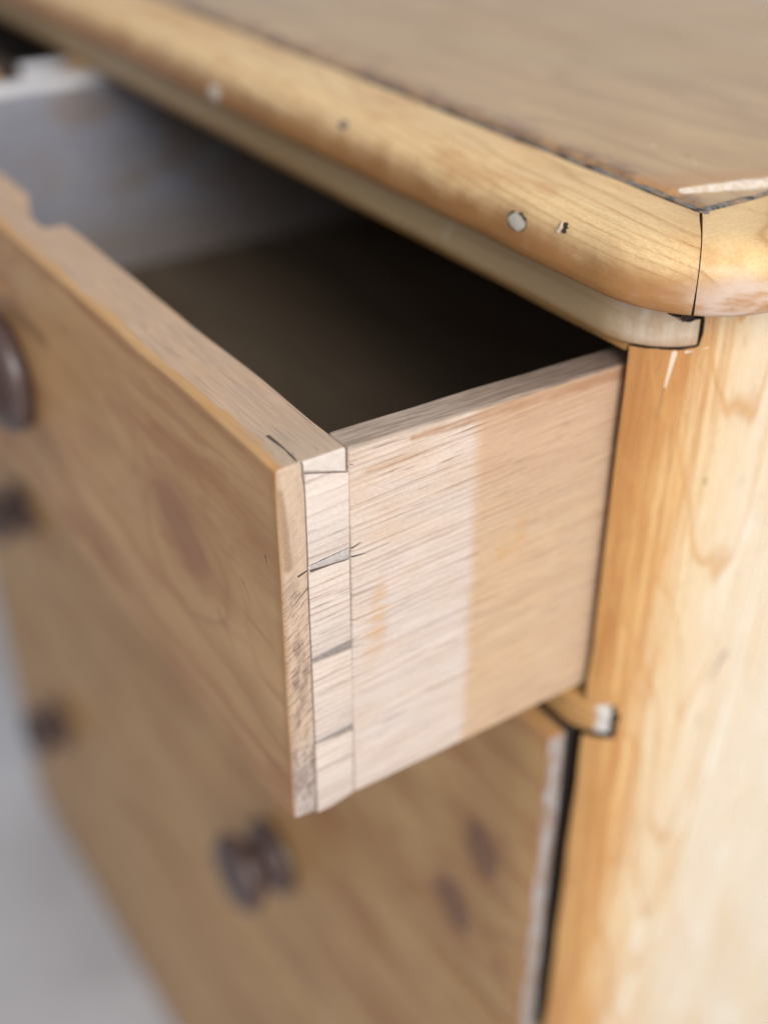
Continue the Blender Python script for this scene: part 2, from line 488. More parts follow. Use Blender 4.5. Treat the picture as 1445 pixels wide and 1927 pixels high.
def ex_top(g, col, rg, h):
    n = g.noise(g.vec(g.x * 60, g.y * 120, g.z), 1.0, 4.0, 0.62)
    fr = g.ss(g.y + (n - 0.5) * 0.016, 0.0320, 0.0215)
    col = g.mix(fr * 0.85, col, g.mix(g.ss(n, 0.42, 0.60), (0.19, 0.095, 0.042), (0.44, 0.235, 0.095)))
    # the right end is rubbed down along a slanting step: pale on the step, orange about it
    orange = g.seg((-0.020, 0.024, 0.0465), (0.001, 0.075, 0.0465), 0.012, 0.010, soft=1.6, rag=n)
    col = g.mix(orange * 0.65, col, (0.50, 0.24, 0.08))
    n3 = g.noise(g.p, 420, 4.0, 0.65)
    wear = g.seg((-0.0105, 0.0255, 0.0462), (0.0015, 0.062, 0.0462), 0.0024, 0.0070, soft=0.7, rag=n)
    wear2 = g.seg((0.0015, 0.062, 0.0462), (0.0030, 0.20, 0.0462), 0.0070, 0.0042, soft=0.7, rag=n)
    col = g.mix(((wear + wear2).clamp() * 0.9), col, g.mix(g.ss(n3, 0.30, 0.60), (0.60, 0.45, 0.33), (0.78, 0.69, 0.59)))
    for P, Q, w, cc in (((-0.035, 0.051, 0.0472), (-0.0335, 0.0517, 0.0472), 0.0009, (0.04, 0.03, 0.02)),
                        ((-0.050, 0.050, 0.0472), (-0.048, 0.0505, 0.0472), 0.0010, (0.75, 0.65, 0.5)),
                        ((-0.027, 0.0475, 0.0472), (-0.0265, 0.0477, 0.0472), 0.0008, (0.75, 0.65, 0.5))):
        col = g.mix(g.seg(P, Q, w) * 0.9, col, cc)
    return col, rg, h


M_TOP = wood("top_panel_pine", 'x', (0.505, 0.325, 0.150), (0.28, 0.145, 0.055), (0.34, 0.175, 0.064),
             centre=(0.12, -0.10), rings=110, ringk=0.45, blotch=0.5, flame=(0.15, (0.36, 0.20, 0.085)), seed=2.2, rough=0.34, warp=0.02,
             fibre=0.12, extra=ex_top, bstr=0.2, speck=0.12, coat=0.75, palek=0.6)


def ex_rail(g, col, rg, h):
    n = g.noise(g.p, 80, 4.0, 0.6)
    n2 = g.noise(g.vec(g.x * 260, g.y * 260, g.z * 90), 1.0, 3.0, 0.6)
    wear = g.ss(g.x + (n - 0.5) * 0.02, -0.012, 0.008)
    col = g.mix(wear * 0.72, col, g.mix(g.ss(n2, 0.35, 0.65), (0.56, 0.41, 0.28), (0.70, 0.60, 0.50)))
    low = g.ss(g.z + (n - 0.5) * 0.006, 0.0100, 0.0068) * g.ss(g.z, 0.0, 0.002)
    col = g.mix(low * 0.5, col, (0.40, 0.19, 0.06))
    mk = g.seg((-0.0855, YF_, 0.0225), (-0.0920, YF_, 0.0120), 0.0022, 0.0035, soft=1.0, rag=n)
    col = g.mix(mk * 0.35, col, (0.72, 0.64, 0.5))
    return col, rg, h


YF_ = -0.0073
M_RAIL = wood("rail_pine", 'x', (0.56, 0.41, 0.235), (0.42, 0.22, 0.08), (0.46, 0.28, 0.115), centre=(-0.05, -0.08),
              rings=220, ringk=0.4, blotch=0.5, seed=6.6, rough=0.45, warp=0.012, fibre=0.08, extra=ex_rail, speck=0.12)


def ex_strip(g, col, rg, h):
    n = g.noise(g.p, 160, 3.0, 0.6)
    n2 = g.noise(g.p, 500, 3.0, 0.6)
    w = g.ss(g.x + (n - 0.5) * 0.006 + (n2 - 0.5) * 0.004, 0.0062, 0.0088)
    col = g.mix(w * 0.85, col, g.mix(g.ss(n2, 0.35, 0.6), (0.40, 0.36, 0.32), (0.72, 0.72, 0.71)))
    return col, rg, h


M_STRIP = wood("brown_strip_pine", 'x', (0.56, 0.31, 0.11), (0.34, 0.15, 0.045), (0.44, 0.21, 0.065),
               seed=4.4, rough=0.45, extra=ex_strip)


def post_under(g, col):
    n = g.noise(g.vec(g.x * 60, g.y * 60, g.z * 9), 1.0, 4.0, 0.62)
    # honey varnish left on the rounded arris, side light put into the flat's pale colour
    strk = g.noise(g.vec(g.x * 260, g.y * 260, g.z * 12), 1.0, 3.0, 0.6)
    q = g.y + (n - 0.5) * 0.045 + (strk - 0.5) * 0.014
    honey = g.ss(q, 0.076, -0.002)
    col = g.mix(honey * 0.80, col, g.mix(g.ss(strk, 0.3, 0.7), (0.62, 0.36, 0.13), (0.74, 0.53, 0.26)))
    wave = g.noise(g.vec(g.x * 10, g.y * 10, g.z * 11), 1.0, 3.0, 0.55)
    amber = g.ss(q + (wave - 0.5) * 0.030, 0.026, 0.002)
    col = g.mix(amber * 0.85, col, g.mix(g.ss(strk, 0.3, 0.7), (0.46, 0.185, 0.042), (0.64, 0.34, 0.105)))
    top = g.ss(g.z + (n - 0.5) * 0.03, -0.050, -0.020) * g.ss(g.y + (strk - 0.5) * 0.012, 0.022, 0.004)
    col = g.mix(top * 0.75, col, g.mix(strk, (0.38, 0.15, 0.04), (0.56, 0.27, 0.09)))
    # glossy highlights painted as pale patches, low and towards the middle of the side
    pt = g.ss(g.noise(g.vec(g.x * 50, g.y * 50, g.z * 22), 1.0, 3.0, 0.6), 0.54, 0.66) * g.ss(g.z, 0.0, -0.07) * g.ss(g.y, 0.020, 0.036)
    col = g.mix(pt * 0.5, col, (0.80, 0.77, 0.68))
    return col


def ex_post(g, col, rg, h):
    n = g.noise(g.vec(g.x * 60, g.y * 60, g.z * 14), 1.0, 4.0, 0.6)
    for P, Q, w, k in (((0.0138, 0.0057, 0.0045), (0.0130, 0.0045, -0.0075), 0.0017, 0.8),
                       ((0.0152, 0.0092, 0.0047), (0.0175, 0.0175, 0.0050), 0.0011, 0.8)):
        col = g.mix(g.seg(P, Q, w, w * 0.3, rag=n) * k, col, (0.80, 0.68, 0.56))
    for P, Q, w, k in (((0.0128, 0.0042, -0.0075), (0.0118, 0.0030, -0.026), 0.0005, 0.5),
                       ((XR_, 0.0560, -0.139), (XR_, 0.0500, -0.150), 0.0030, 0.55),
                       ((XR_, 0.0480, -0.168), (XR_, 0.0470, -0.176), 0.0030, 0.35),
                       ((XR_, 0.0265, -0.0480), (XR_, 0.0270, -0.0500), 0.0022, 0.45)):
        col = g.mix(g.seg(P, Q, w, w * 0.4, rag=n, soft=1.0) * k, col, (0.16, 0.10, 0.08))
    return col, rg, h


XR_ = 0.0173
M_POST = wood("side_board_pine", 'z', (0.74, 0.65, 0.51), (0.56, 0.29, 0.10), (0.68, 0.48, 0.25),
              centre=(-0.012, 0.031), rings=250, ringk=0.95, blotch=0.45, seed=7.7, rough=0.38, warp=0.0075, wav=0.30,
              fibre=0.07, extra=ex_post, under=post_under, spec=0.45, tilt=(-0.085, 0.012), speck=0.12,
              flame=(0.22, (0.68, 0.42, 0.17)), ring_sharp=True, pores=0.35)


def ex_inner(g, col, rg, h):
    # cool interior shade put into the blue-grey colour; brown patches, whitened top edge
    n = g.noise(g.vec(g.x * 10, g.y * 16, g.z * 38), 1.0, 4.0, 0.55)
    col = g.mix(g.ss(n, 0.42, 0.58) * 0.70, col, (0.235, 0.19, 0.16))
    col = g.mix(g.ss(g.z + (n - 0.5) * 0.004, -0.0075, -0.0045) * 0.9, col, (0.72, 0.72, 0.75))
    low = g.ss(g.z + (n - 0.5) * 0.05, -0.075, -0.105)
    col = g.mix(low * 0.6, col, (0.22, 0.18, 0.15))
    return col, rg, h


M_INNER = wood("cool_shaded_pine", 'y', (0.27, 0.275, 0.325), (0.19, 0.16, 0.15), (0.23, 0.20, 0.19),
               rings=120, ringk=0.3, blotch=0.5, seed=11.0, rough=0.5, warp=0.02, extra=ex_inner)
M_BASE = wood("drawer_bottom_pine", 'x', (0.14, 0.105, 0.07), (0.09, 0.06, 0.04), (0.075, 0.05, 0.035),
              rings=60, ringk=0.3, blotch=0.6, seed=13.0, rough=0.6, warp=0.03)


def plain(name, col, rough, nscale=60, amp=0.25, metal=0.0, bump=0.2, spec=0.4):
    g = G(name)
    n = g.noise(g.p, nscale, 4.0, 0.6)
    c = g.mix(n, tuple(v * (1 - amp) for v in col), tuple(min(1, v * (1 + amp)) for v in col))
    g.b.inputs["Metallic"].default_value = metal
    return g.finish(c, rough, n, bump, 0.0006, spec)


M_KNOB = plain("dark_stained_knob", (0.075, 0.045, 0.041), 0.40, 120, 0.4, bump=0.1, spec=0.75)
M_FILL = plain("white_filler", (0.70, 0.63, 0.54), 0.8, 900, 0.35, bump=0.8)
def joint_dirt():
    g = G("grey_joint_dirt")
    n = g.noise(g.vec(g.x * 150, g.y * 420, g.z * 300), 1.0, 4.0, 0.65)
    n2 = g.noise(g.p, 110, 3.0, 0.6)
    c = g.mix(g.ss(n, 0.36, 0.56), (0.040, 0.036, 0.034), (0.215, 0.205, 0.20))
    c = g.mix(g.ss(n2, 0.48, 0.62) * 0.85, c, (0.36, 0.25, 0.165))
    return g.finish(c, 0.85, n, 1.0, 0.0008, 0.2)


M_DIRT = joint_dirt()
M_DARK = plain("dark_hollow", (0.045, 0.031, 0.024), 0.9, 900, 0.5)  # near-black: grime, and shade painted on gap and hollow faces
M_SPLINT = plain("pale_splinter", (0.62, 0.50, 0.38), 0.7, 600, 0.3)
M_TORN = plain("torn_brown_fibre", (0.16, 0.11, 0.085), 0.8, 900, 0.5)
M_STEEL = plain("tarnished_steel", (0.22, 0.19, 0.16), 0.45, 200, 0.4, metal=0.7)
M_PIN = plain("pin_end_grain", (0.47, 0.42, 0.40), 0.7, 900, 0.55, bump=0.6)
M_PIN_DARK = plain("grimy_pin_end_grain", (0.28, 0.24, 0.22), 0.75, 1100, 0.7, bump=0.8)
M_WHITE = plain("chipped_white_paint", (0.78, 0.78, 0.76), 0.6, 500, 0.12, bump=0.5)
M_FLOOR = plain("grey_floor", (0.52, 0.525, 0.56), 0.6, 3.5, 0.32)
M_WALL = plain("pale_wall", (0.80, 0.79, 0.77), 0.8, 8, 0.05)


# ------------------------------------------------------------------ object helpers
def empty(name, loc, label, cat, group=None):
    o = bpy.data.objects.new(name, None)
    COL.objects.link(o)
    o.empty_display_size = 0.05
    o.location = loc
    o['label'] = label
    o['category'] = cat
    if group:
        o['group'] = group
    return o


def world_of(o):
    v = Vector(o.location)
    while o.parent:
        o = o.parent
        v = v + o.location
    return v


def obj(name, bm, mats, parent=None, smooth=True):
    """link bm (in world coordinates) as one object; children keep their vertices in world coordinates"""
    me = bpy.data.meshes.new(name)
    bmesh.ops.recalc_face_normals(bm, faces=bm.faces)
    bm.to_mesh(me)
    bm.free()
    for m in (mats if isinstance(mats, (list, tuple)) else [mats]):
        me.materials.append(m)
    if smooth:
        me.polygons.foreach_set('use_smooth', [True] * len(me.polygons))
        try:
            me.set_sharp_from_angle(angle=math.radians(50))
        except Exception:
            pass
    o = bpy.data.objects.new(name, me)
    COL.objects.link(o)
    if parent:
        o.parent = parent
        o.location = -world_of(parent)
    return o


def kids_wn(o):
    m = o.modifiers.new("wn", 'WEIGHTED_NORMAL')
    m.keep_sharp = True
    m.weight = 80


def wobble(bm, amp, freq=45.0, seed=0.0, fine=0.0):
    for v in bm.verts:
        p = v.co * freq + Vector((seed, seed * 1.7, -seed))
        n = Vector((mnoise.noise(p), mnoise.noise(p + Vector((31, 7, 3))), mnoise.noise(p + Vector((5, 57, 13)))))
        v.co += n * amp
        if fine:
            q = v.co * freq * 6 + Vector((seed, 0, seed))
            v.co += Vector((mnoise.noise(q), mnoise.noise(q + Vector((9, 2, 4))), mnoise.noise(q + Vector((1, 8, 6))))) * fine


def box(bm, x0, x1, y0, y1, z0, z1, bev=0.0, seg=3, step=None):
    """bevelled box added to bm; step slices it along its long axes so that it can be made uneven"""
    t = bmesh.new()
    bmesh.ops.create_cube(t, size=1.0)
    for v in t.verts:
        v.co = Vector(((x0 + x1) / 2 + v.co.x * (x1 - x0), (y0 + y1) / 2 + v.co.y * (y1 - y0), (z0 + z1) / 2 + v.co.z * (z1 - z0)))
    if bev:
        bmesh.ops.bevel(t, geom=t.edges[:], offset=bev, segments=seg, profile=0.5, affect='EDGES')
    if step:
        for ax, (lo, hi) in enumerate(((x0, x1), (y0, y1), (z0, z1))):
            if hi - lo < 2.5 * step:
                continue
            k = min(60, int((hi - lo) / step))
            no = Vector((0, 0, 0))
            no[ax] = 1
            for i in range(1, k):
                co = Vector((0, 0, 0))
                co[ax] = hi - (hi - lo) * i / k
                bmesh.ops.bisect_plane(t, geom=t.verts[:] + t.edges[:] + t.faces[:], plane_co=co, plane_no=no)
    me = bpy.data.meshes.new("t")
    t.to_mesh(me)
    t.free()
    bm.from_mesh(me)
    bpy.data.meshes.remove(me)
    return bm


def prism(bm, pts, axis, a0, a1, bev=0.0):
    """prism over a polygon; axis 0: pts are (y,z) extruded in x; axis 1: (x,z) in y; axis 2: (x,y) in z"""
    def P(u, v, a):
        return {0: (a, u, v), 1: (u, a, v), 2: (u, v, a)}[axis]
    t = bmesh.new()
    lo = [t.verts.new(P(u, v, a0)) for u, v in pts]
    hi = [t.verts.new(P(u, v, a1)) for u, v in pts]
    t.faces.new(lo)
    t.faces.new(list(reversed(hi)))
    n = len(pts)
    for i in range(n):
        t.faces.new((lo[i], hi[i], hi[(i + 1) % n], lo[(i + 1) % n]))
    bmesh.ops.recalc_face_normals(t, faces=t.faces)
    if bev:
        bmesh.ops.bevel(t, geom=t.edges[:], offset=bev, segments=2, profile=0.5, affect='EDGES')
    me = bpy.data.meshes.new("t")
    t.to_mesh(me)
    t.free()
    bm.from_mesh(me)
    bpy.data.meshes.remove(me)
    return bm


def cut(o, *cutters):
    """boolean difference, applied"""
    tmp = []
    for cb in cutters:
        me = bpy.data.meshes.new("cut")
        bmesh.ops.recalc_face_normals(cb, faces=cb.faces)
        cb.to_mesh(me)
        cb.free()
        c = bpy.data.objects.new("cut", me)
        COL.objects.link(c)
        c.location = world_of(o) if o.parent else o.location
        m = o.modifiers.new("b", 'BOOLEAN')
        m.operation = 'DIFFERENCE'
        m.solver = 'EXACT'
        m.object = c
        tmp.append(c)
    dg = bpy.context.evaluated_depsgraph_get()
    dg.update()
    me = bpy.data.meshes.new_from_object(o.evaluated_get(dg))
    old = o.data
    o.modifiers.clear()
    o.data = me
    bpy.data.meshes.remove(old)
    me.name = o.name
    for c in tmp:
        d = c.data
        bpy.data.objects.remove(c)
        bpy.data.meshes.remove(d)
    me.polygons.foreach_set('use_smooth', [True] * len(me.polygons))
    me.set_sharp_from_angle(angle=math.radians(50))
    return o


def lathe(bm, prof, c, segs=48):
    """revolve (radius, distance) about an axis through c pointing to -Y"""
    rings = []
    for r, h in prof:
        ring = []
        for i in range(segs):
            a = 2 * math.pi * i / segs
            ring.append(bm.verts.new((c[0] + r * math.cos(a), c[1] - h, c[2] + r * math.sin(a))))
        rings.append(ring)
    for A, B in zip(rings, rings[1:]):
        for i in range(segs):
            bm.faces.new((A[i], A[(i + 1) % segs], B[(i + 1) % segs], B[i]))
    bm.faces.new(rings[0])
    bm.faces.new(rings[-1])
    return bm


def tube(bm, pts, r0, r1, n=6):
    prev = None
    for i, p in enumerate(pts):
        p = Vector(p)
        d = (Vector(pts[min(i + 1, len(pts) - 1)]) - Vector(pts[max(i - 1, 0)])).normalized()
        a = d.orthogonal().normalized()
        b = d.cross(a)
        r = r0 + (r1 - r0) * i / (len(pts) - 1)
        ring = [bm.verts.new(p + (a * math.cos(2 * math.pi * k / n) + b * math.sin(2 * math.pi * k / n)) * r) for k in range(n)]
        if prev:
            for k in range(n):
                bm.faces.new((prev[k], prev[(k + 1) % n], ring[(k + 1) % n], ring[k]))
        prev = ring
    return bm


# ------------------------------------------------------------------ setting
XL, XR = -0.985, 0.0173            # carcass outer faces
YF, YB = -0.0073, 0.282            # carcass front and back
ZT, ZB = 0.046, 0.0249             # top and underside of the top
ZFLOOR = -1.045
b = bmesh.new()
for v in ((-4, -4, ZFLOOR), (4, -4, ZFLOOR), (4, 1.04, ZFLOOR), (-4, 1.04, ZFLOOR)):
    b.verts.new(v)
b.faces.new(b.verts[:])
o = obj("floor", b, M_FLOOR, smooth=False)
o['kind'] = 'structure'
b = bmesh.new()
box(b, -4, 4, 1.00, 1.08, ZFLOOR, 1.9)
o = obj("wall", b, M_WALL, smooth=False)
o['kind'] = 'structure'

# ------------------------------------------------------------------ the chest
chest = empty("pine_chest", (-0.48, 0.15, ZFLOOR), "worn honey pine chest of drawers with rounded top edging standing on grey floor", "chest")

# top edging: a nosing swept along the front, round the corner to the mitre
S_IN = 0.035
CX, CY, RC = 0.0, 0.023, 0.041


def nosing():
    pr = [(0.0075, ZB), (0.0022, ZB + 0.0002), (0.0010, ZB + 0.0007), (0.0003, ZB + 0.0018), (0.0, ZB + 0.0045), (0.0004, ZB + 0.0085)]
    for k in range(1, 11):
        a = math.radians(90 * k / 10)
        pr.append((0.0004 + 0.0165 * (1 - math.cos(a) ** 0.82), ZB + 0.0085 + (ZT - ZB - 0.0085) * math.sin(a) ** 0.86))
    return pr


def edging(mirror, xs_far):
    bm = bmesh.new()
    stations = []
    n = 110
    for i in range(n + 1):
        u = (i / n) ** 1.7
        stations.append((-xs_far * u, None))
    stations.reverse()
    arc = [(None, math.radians(45 * k / 22)) for k in range(1, 23)]
    rows = []
    pr = nosing()
    for xs, phi in stations + arc:
        if phi is None:
            o_ = Vector((xs, -0.018))
            nn = Vector((0, 1))
            w = S_IN
        else:
            o_ = Vector((CX, CY)) + RC * Vector((math.sin(phi), -math.cos(phi)))
            nn = -Vector((math.sin(phi), -math.cos(phi)))
            w = RC - 0.006 / math.cos(phi)
        row = []
        ss_ = [(s, z) for s, z in pr]
        ss_ += [(0.0169 + (w - 0.0172) * k / 3, ZT) for k in (1, 2)] + [(w - 0.0008, ZT - 0.0001), (w - 0.0003, ZT - 0.0008), (w - 0.0003, ZB)]
        for s, z in ss_:
            q = o_ + nn * s
            row.append(Vector((q.x, q.y, z)))
        rows.append(row)
    # leave a hair's gap at the mitre
    dm = Vector((-1, -1, 0)).normalized() * 0.00040
    rows[-1] = [p + dm for p in rows[-1]]
    vs_ = []
    for row in rows:
        r_ = []
        for p in row:
            q = p * 40
            amp = 0.0005
            p = p + Vector((mnoise.noise(q), mnoise.noise(q + Vector((7, 1, 3))), mnoise.noise(q + Vector((3, 9, 2))) * 0.6)) * amp
            if mirror:
                p = Vector((0.006 - (p.y - 0.017), 0.017 - (p.x - 0.006), p.z))
            r_.append(bm.verts.new(p))
        vs_.append(r_)
    m = len(vs_[0])
    for A, B in zip(vs_, vs_[1:]):
        for k in range(m):
            bm.faces.new((A[k], A[(k + 1) % m], B[(k + 1) % m], B[k]))
    bm.faces.new(vs_[0])
    bm.faces.new(vs_[-1])
    return bm


obj("edging_strip", edging(False, 1.01), M_EDGE, chest)
obj("edging_strip", edging(True, 0.268), M_EDGE_Y, chest)


def top_panel():
    bm = bmesh.new()
    x1, x0, y0, y1 = 0.0042, -1.0, 0.0200, 0.288
    xs = [x1 - (x1 - x0) * (i / 150) ** 2.2 for i in range(151)]
    ys = [y0 + (y1 - y0) * (i / 90) ** 2.2 for i in range(91)]
    hi = []
    for y in ys:
        row = []
        for x in xs:
            d = x1 - x
            e = y - y0
            # right end rubbed down below a slanting step, front edge bruised
            lim = min(-0.0008 + 0.002 * (y - 0.06), -0.0125 + (y - 0.0255) * 0.325)
            lim += 0.0007 * mnoise.noise(Vector((y * 90, 2.0, 0)))
            t = max(0.0, min(1.0, (x - lim) / 0.0042))
            z = ZT + 0.0013 - 0.0016 * t * t * (3 - 2 * t)
            k = max(0.0, 1 - e / (0.0038 + 0.0028 * mnoise.noise(Vector((x * 70, 1, 5)))))
            z -= k * k * (0.0012 + 0.0007 * mnoise.noise(Vector((x * 160, 3, 1))))
            z += 0.0003 * mnoise.noise(Vector((x * 12, y * 18, 0)))
            dx = 0
            dy = 0.0
            if e < 1e-6:
                dy = 0.0005 * mnoise.noise(Vector((x * 220, 5, 2))) + 0.0017 * mnoise.noise(Vector((x * 48, 5, 9)))
            row.append(bm.verts.new((x, y + dy, z)))
        hi.append(row)
    for A, B in zip(hi, hi[1:]):
        for i in range(len(xs) - 1):
            bm.faces.new((A[i], A[i + 1], B[i + 1], B[i]))
    # skirt and underside
    rim = hi[0] + [r[-1] for r in hi[1:]] + list(reversed(hi[-1][:-1])) + [r[0] for r in reversed(hi[1:-1])]
    low = [bm.verts.new((v.co.x, v.co.y, ZB + 0.0004)) for v in rim]
    n = len(rim)
    for i in range(n):
        bm.faces.new((rim[i], low[i], low[(i + 1) % n], rim[(i + 1) % n]))
    bm.faces.new(low)
    return bm


obj("top_panel", top_panel(), M_TOP, chest)

# grey dirt packed in the joint round the panel (an uneven ribbon below the surface)
b = bmesh.new()
prev = None
path = [(-0.9 + 0.9 * (i / 260), 0) for i in range(261)]
pts = [(Vector((x, 0.0184, 0)), Vector((0, 1, 0))) for x, _ in path] + [(Vector((0.0051, 0.0184 + 0.26 * (i / 120) ** 1.3, 0)), Vector((-1, 0, 0))) for i in range(1, 121)]
for P, nn in pts:
    w = 0.0024 + 0.0012 * mnoise.noise(P * 150) + 0.0016 * max(0, mnoise.noise(P * 45 + Vector((3, 3, 3))))
    z = ZT - 0.0001 + 0.00045 * mnoise.noise(P * 260)
    pr = [b.verts.new((P.x - nn.x * w * 0.5, P.y - nn.y * w * 0.45, z)),
          b.verts.new((P.x, P.y, z + 0.00035 + 0.0003 * mnoise.noise(P * 400))),
          b.verts.new((P.x + nn.x * w * 0.7, P.y + nn.y * w * 0.7, z))]
    pr += [b.verts.new((P.x, P.y, z - 0.003))]
    if prev:
        for k in range(4):
            b.faces.new((prev[k], prev[(k + 1) % 4], pr[(k + 1) % 4], pr[k]))
    prev = pr
for k in range(9):
    q = Vector((0.0058 + 0.0030 * mnoise.noise(Vector((k * 3.1, 0, 0))), 0.0178 + 0.0030 * mnoise.noise(Vector((0, k * 2.7, 0))), ZT - 0.0002))
    bmesh.ops.create_icosphere(b, subdivisions=1, radius=0.0009 + 0.0004 * mnoise.noise(q * 900), matrix=Matrix.Translation(q) @ Matrix.Diagonal((1.3, 1.3, 0.5, 1)))
o = obj("joint_filler", b, M_DIRT, chest)

# side boards: front arris rounded
RP = 0.026
PCX, PCY = XR - RP, YF + RP


def side_outline(inner, outer, sgn):
    """plan outline; inner face x=inner, outer face x=outer, rounded front"""
    r = RP
    cx = outer - sgn * r
    th0 = math.asin(max(-1, min(1, sgn * (inner - cx) / r)))
    pts = []
    for k in range(0, 29):
        th = th0 + (math.pi / 2 - th0) * k / 28
        pts.append((cx + sgn * r * math.sin(th), PCY - r * math.cos(th)))
    pts += [(outer, YB), (inner, YB)]
    return pts


def side_board(inner, outer, sgn):
    bm = bmesh.new()
    pts = side_outline(inner, outer, sgn)
    zs = [ZFLOOR + 0.0 + (ZB - 0.0004 - ZFLOOR) * i / 60 for i in range(61)]
    rows = []
    for z in zs:
        row = []
        for i, (x, y) in enumerate(pts):
            q = Vector((x, y, z)) * 30
            k = 0.0004 * mnoise.noise(q)
            if i == 0:
                k += 0.0007 * mnoise.noise(Vector((z * 70, 1, 1))) + 0.0004 * mnoise.noise(Vector((z * 260, 1, 1)))
            row.append(bm.verts.new((x + k * 0.5, y + k, z)))
        rows.append(row)
    n = len(pts)
    for A, B in zip(rows, rows[1:]):
        for k in range(n):
            bm.faces.new((A[k], A[(k + 1) % n], B[(k + 1) % n], B[k]))
    bm.faces.new(rows[0])
    bm.faces.new(rows[-1])
    bmesh.ops.recalc_face_normals(bm, faces=bm.faces)
    return bm


RAIL_Z = 0.0063
R2_TOP, R2_BOT = -0.1445, -0.1615
RAIL_END_Y = 0.0122                # where the top rail stops on the round
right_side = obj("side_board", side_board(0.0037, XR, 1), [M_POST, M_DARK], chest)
# housings cut for the rails: a little larger than the rails
rj = random.Random(11)


def housing(y_end, z_lo, z_hi, dy, dz, x1):
    """a chopped housing with an uneven lower edge and end"""
    bm = bmesh.new()
    ys = [-0.03, -0.010] + [-0.008 + (y_end + 0.008) * k / 9 for k in range(10)]
    pts = [(y, z_lo - dz * rj.uniform(0.35, 1.3)) for y in ys]
    n = 7
    pts += [(y_end + dy * rj.uniform(0.5, 1.35), z_lo + (z_hi - z_lo) * k / n) for k in range(n + 1)]
    pts += [(y, z_hi + dz * rj.uniform(0.0, 0.5)) for y in reversed(ys)]
    prism(bm, pts, 0, -0.02, x1)
    return bm


c1 = housing(RAIL_END_Y, RAIL_Z, ZB + 0.01, 0.0016, 0.0007, 0.0215)
c2 = housing(0.0024, R2_BOT, R2_TOP, 0.0022, 0.0004, 0.0155)
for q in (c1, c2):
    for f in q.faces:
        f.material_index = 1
cut(right_side, c1, c2)
obj("side_board", side_board(XL + 0.0143, XL, -1), M_POST, chest)


def rail(z0, z1, xend, yend, depth, bevel=0.0012, drop=0.0):
    """a rail whose right end follows the rounded arris of the side board"""
    bm = bmesh.new()
    th_end = math.acos(max(-1, min(1, (PCY - yend) / RP)))
    pts = [(XL + 0.016, YF)]
    n = 40
    for i in range(1, n + 1):
        x = (XL + 0.016) + (PCX - XL - 0.016) * (1 - (1 - i / n) ** 1.5)
        pts.append((x, YF))
    for k in range(1, 19):
        th = th_end * k / 18
        pts.append((PCX + RP * math.sin(th), PCY - RP * math.cos(th)))
    xe, ye = pts[-1]
    rows = []
    zl = [z0, z0 + bevel * 0.3, z0 + bevel] + [z0 + bevel + (z1 - z0 - 2 * bevel) * k / 4 for k in (1, 2, 3)] + [z1 - bevel, z1 - bevel * 0.3, z1]
    inset = [bevel, bevel * 0.35, 0, 0, 0, 0, 0, bevel * 0.35, bevel]
    for z, ins in zip(zl, inset):
        row = []
        for i, (x, y) in enumerate(pts):
            if i < n + 1:
                nx, ny = 0, 1
            else:
                nx, ny = (PCX - x) / RP, (PCY - y) / RP
            q = Vector((x * 35, y * 35, z * 60 + z0 * 91))
            k = ins + 0.0004 * mnoise.noise(q)
            row.append(bm.verts.new((x + nx * k, y + ny * k, z + 0.0003 * mnoise.noise(q + Vector((4, 4, 4))))))
        row.append(bm.verts.new((xe - 0.010, ye + 0.0015, z)))
        row.append(bm.verts.new((xe - 0.010, depth, z)))
        row.append(bm.verts.new((XL + 0.016, depth, z)))
        rows.append(row)
    m = len(rows[0])
    for A, B in zip(rows, rows[1:]):
        for k in range(m):
            bm.faces.new((A[k], A[(k + 1) % m], B[(k + 1) % m], B[k]))
    bm.faces.new(rows[0])
    bm.faces.new(rows[-1])
    return bm


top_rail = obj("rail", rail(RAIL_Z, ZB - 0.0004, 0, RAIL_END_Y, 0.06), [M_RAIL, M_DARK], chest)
hole = bmesh.new()
prism(hole, [(0.0116, 0.0180), (0.0130, 0.0169), (0.0140, 0.0166), (0.0146, 0.0153), (0.0154, 0.0149), (0.0160, 0.0156), (0.025, 0.0152), (0.025, 0.03), (0.0116, 0.03)], 1, -0.02, 0.0145)
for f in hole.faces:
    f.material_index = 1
cut(top_rail, hole)
b = bmesh.new()
box(b, XL + 0.016, 0.0012, -0.0035, 0.03, RAIL_Z - 0.0036, RAIL_Z - 0.0003, 0.0006, 2, 0.02)
wobble(b, 0.0003, 60, 3)
obj("kicker_strip", b, M_STRIP, chest)
obj("rail", rail(R2_BOT, R2_TOP, 0, 0.0024, 0.06, 0.0036), M_STRIP, chest)
ROWS = [(-0.1634, -0.3630), (-0.3800, -0.6060), (-0.6230, -0.8950)]
for zt in (-0.3650, -0.6080, -0.8970):
    obj("rail", rail(zt - 0.013, zt, 0, 0.0028, 0.06, 0.002), M_RAIL, chest)
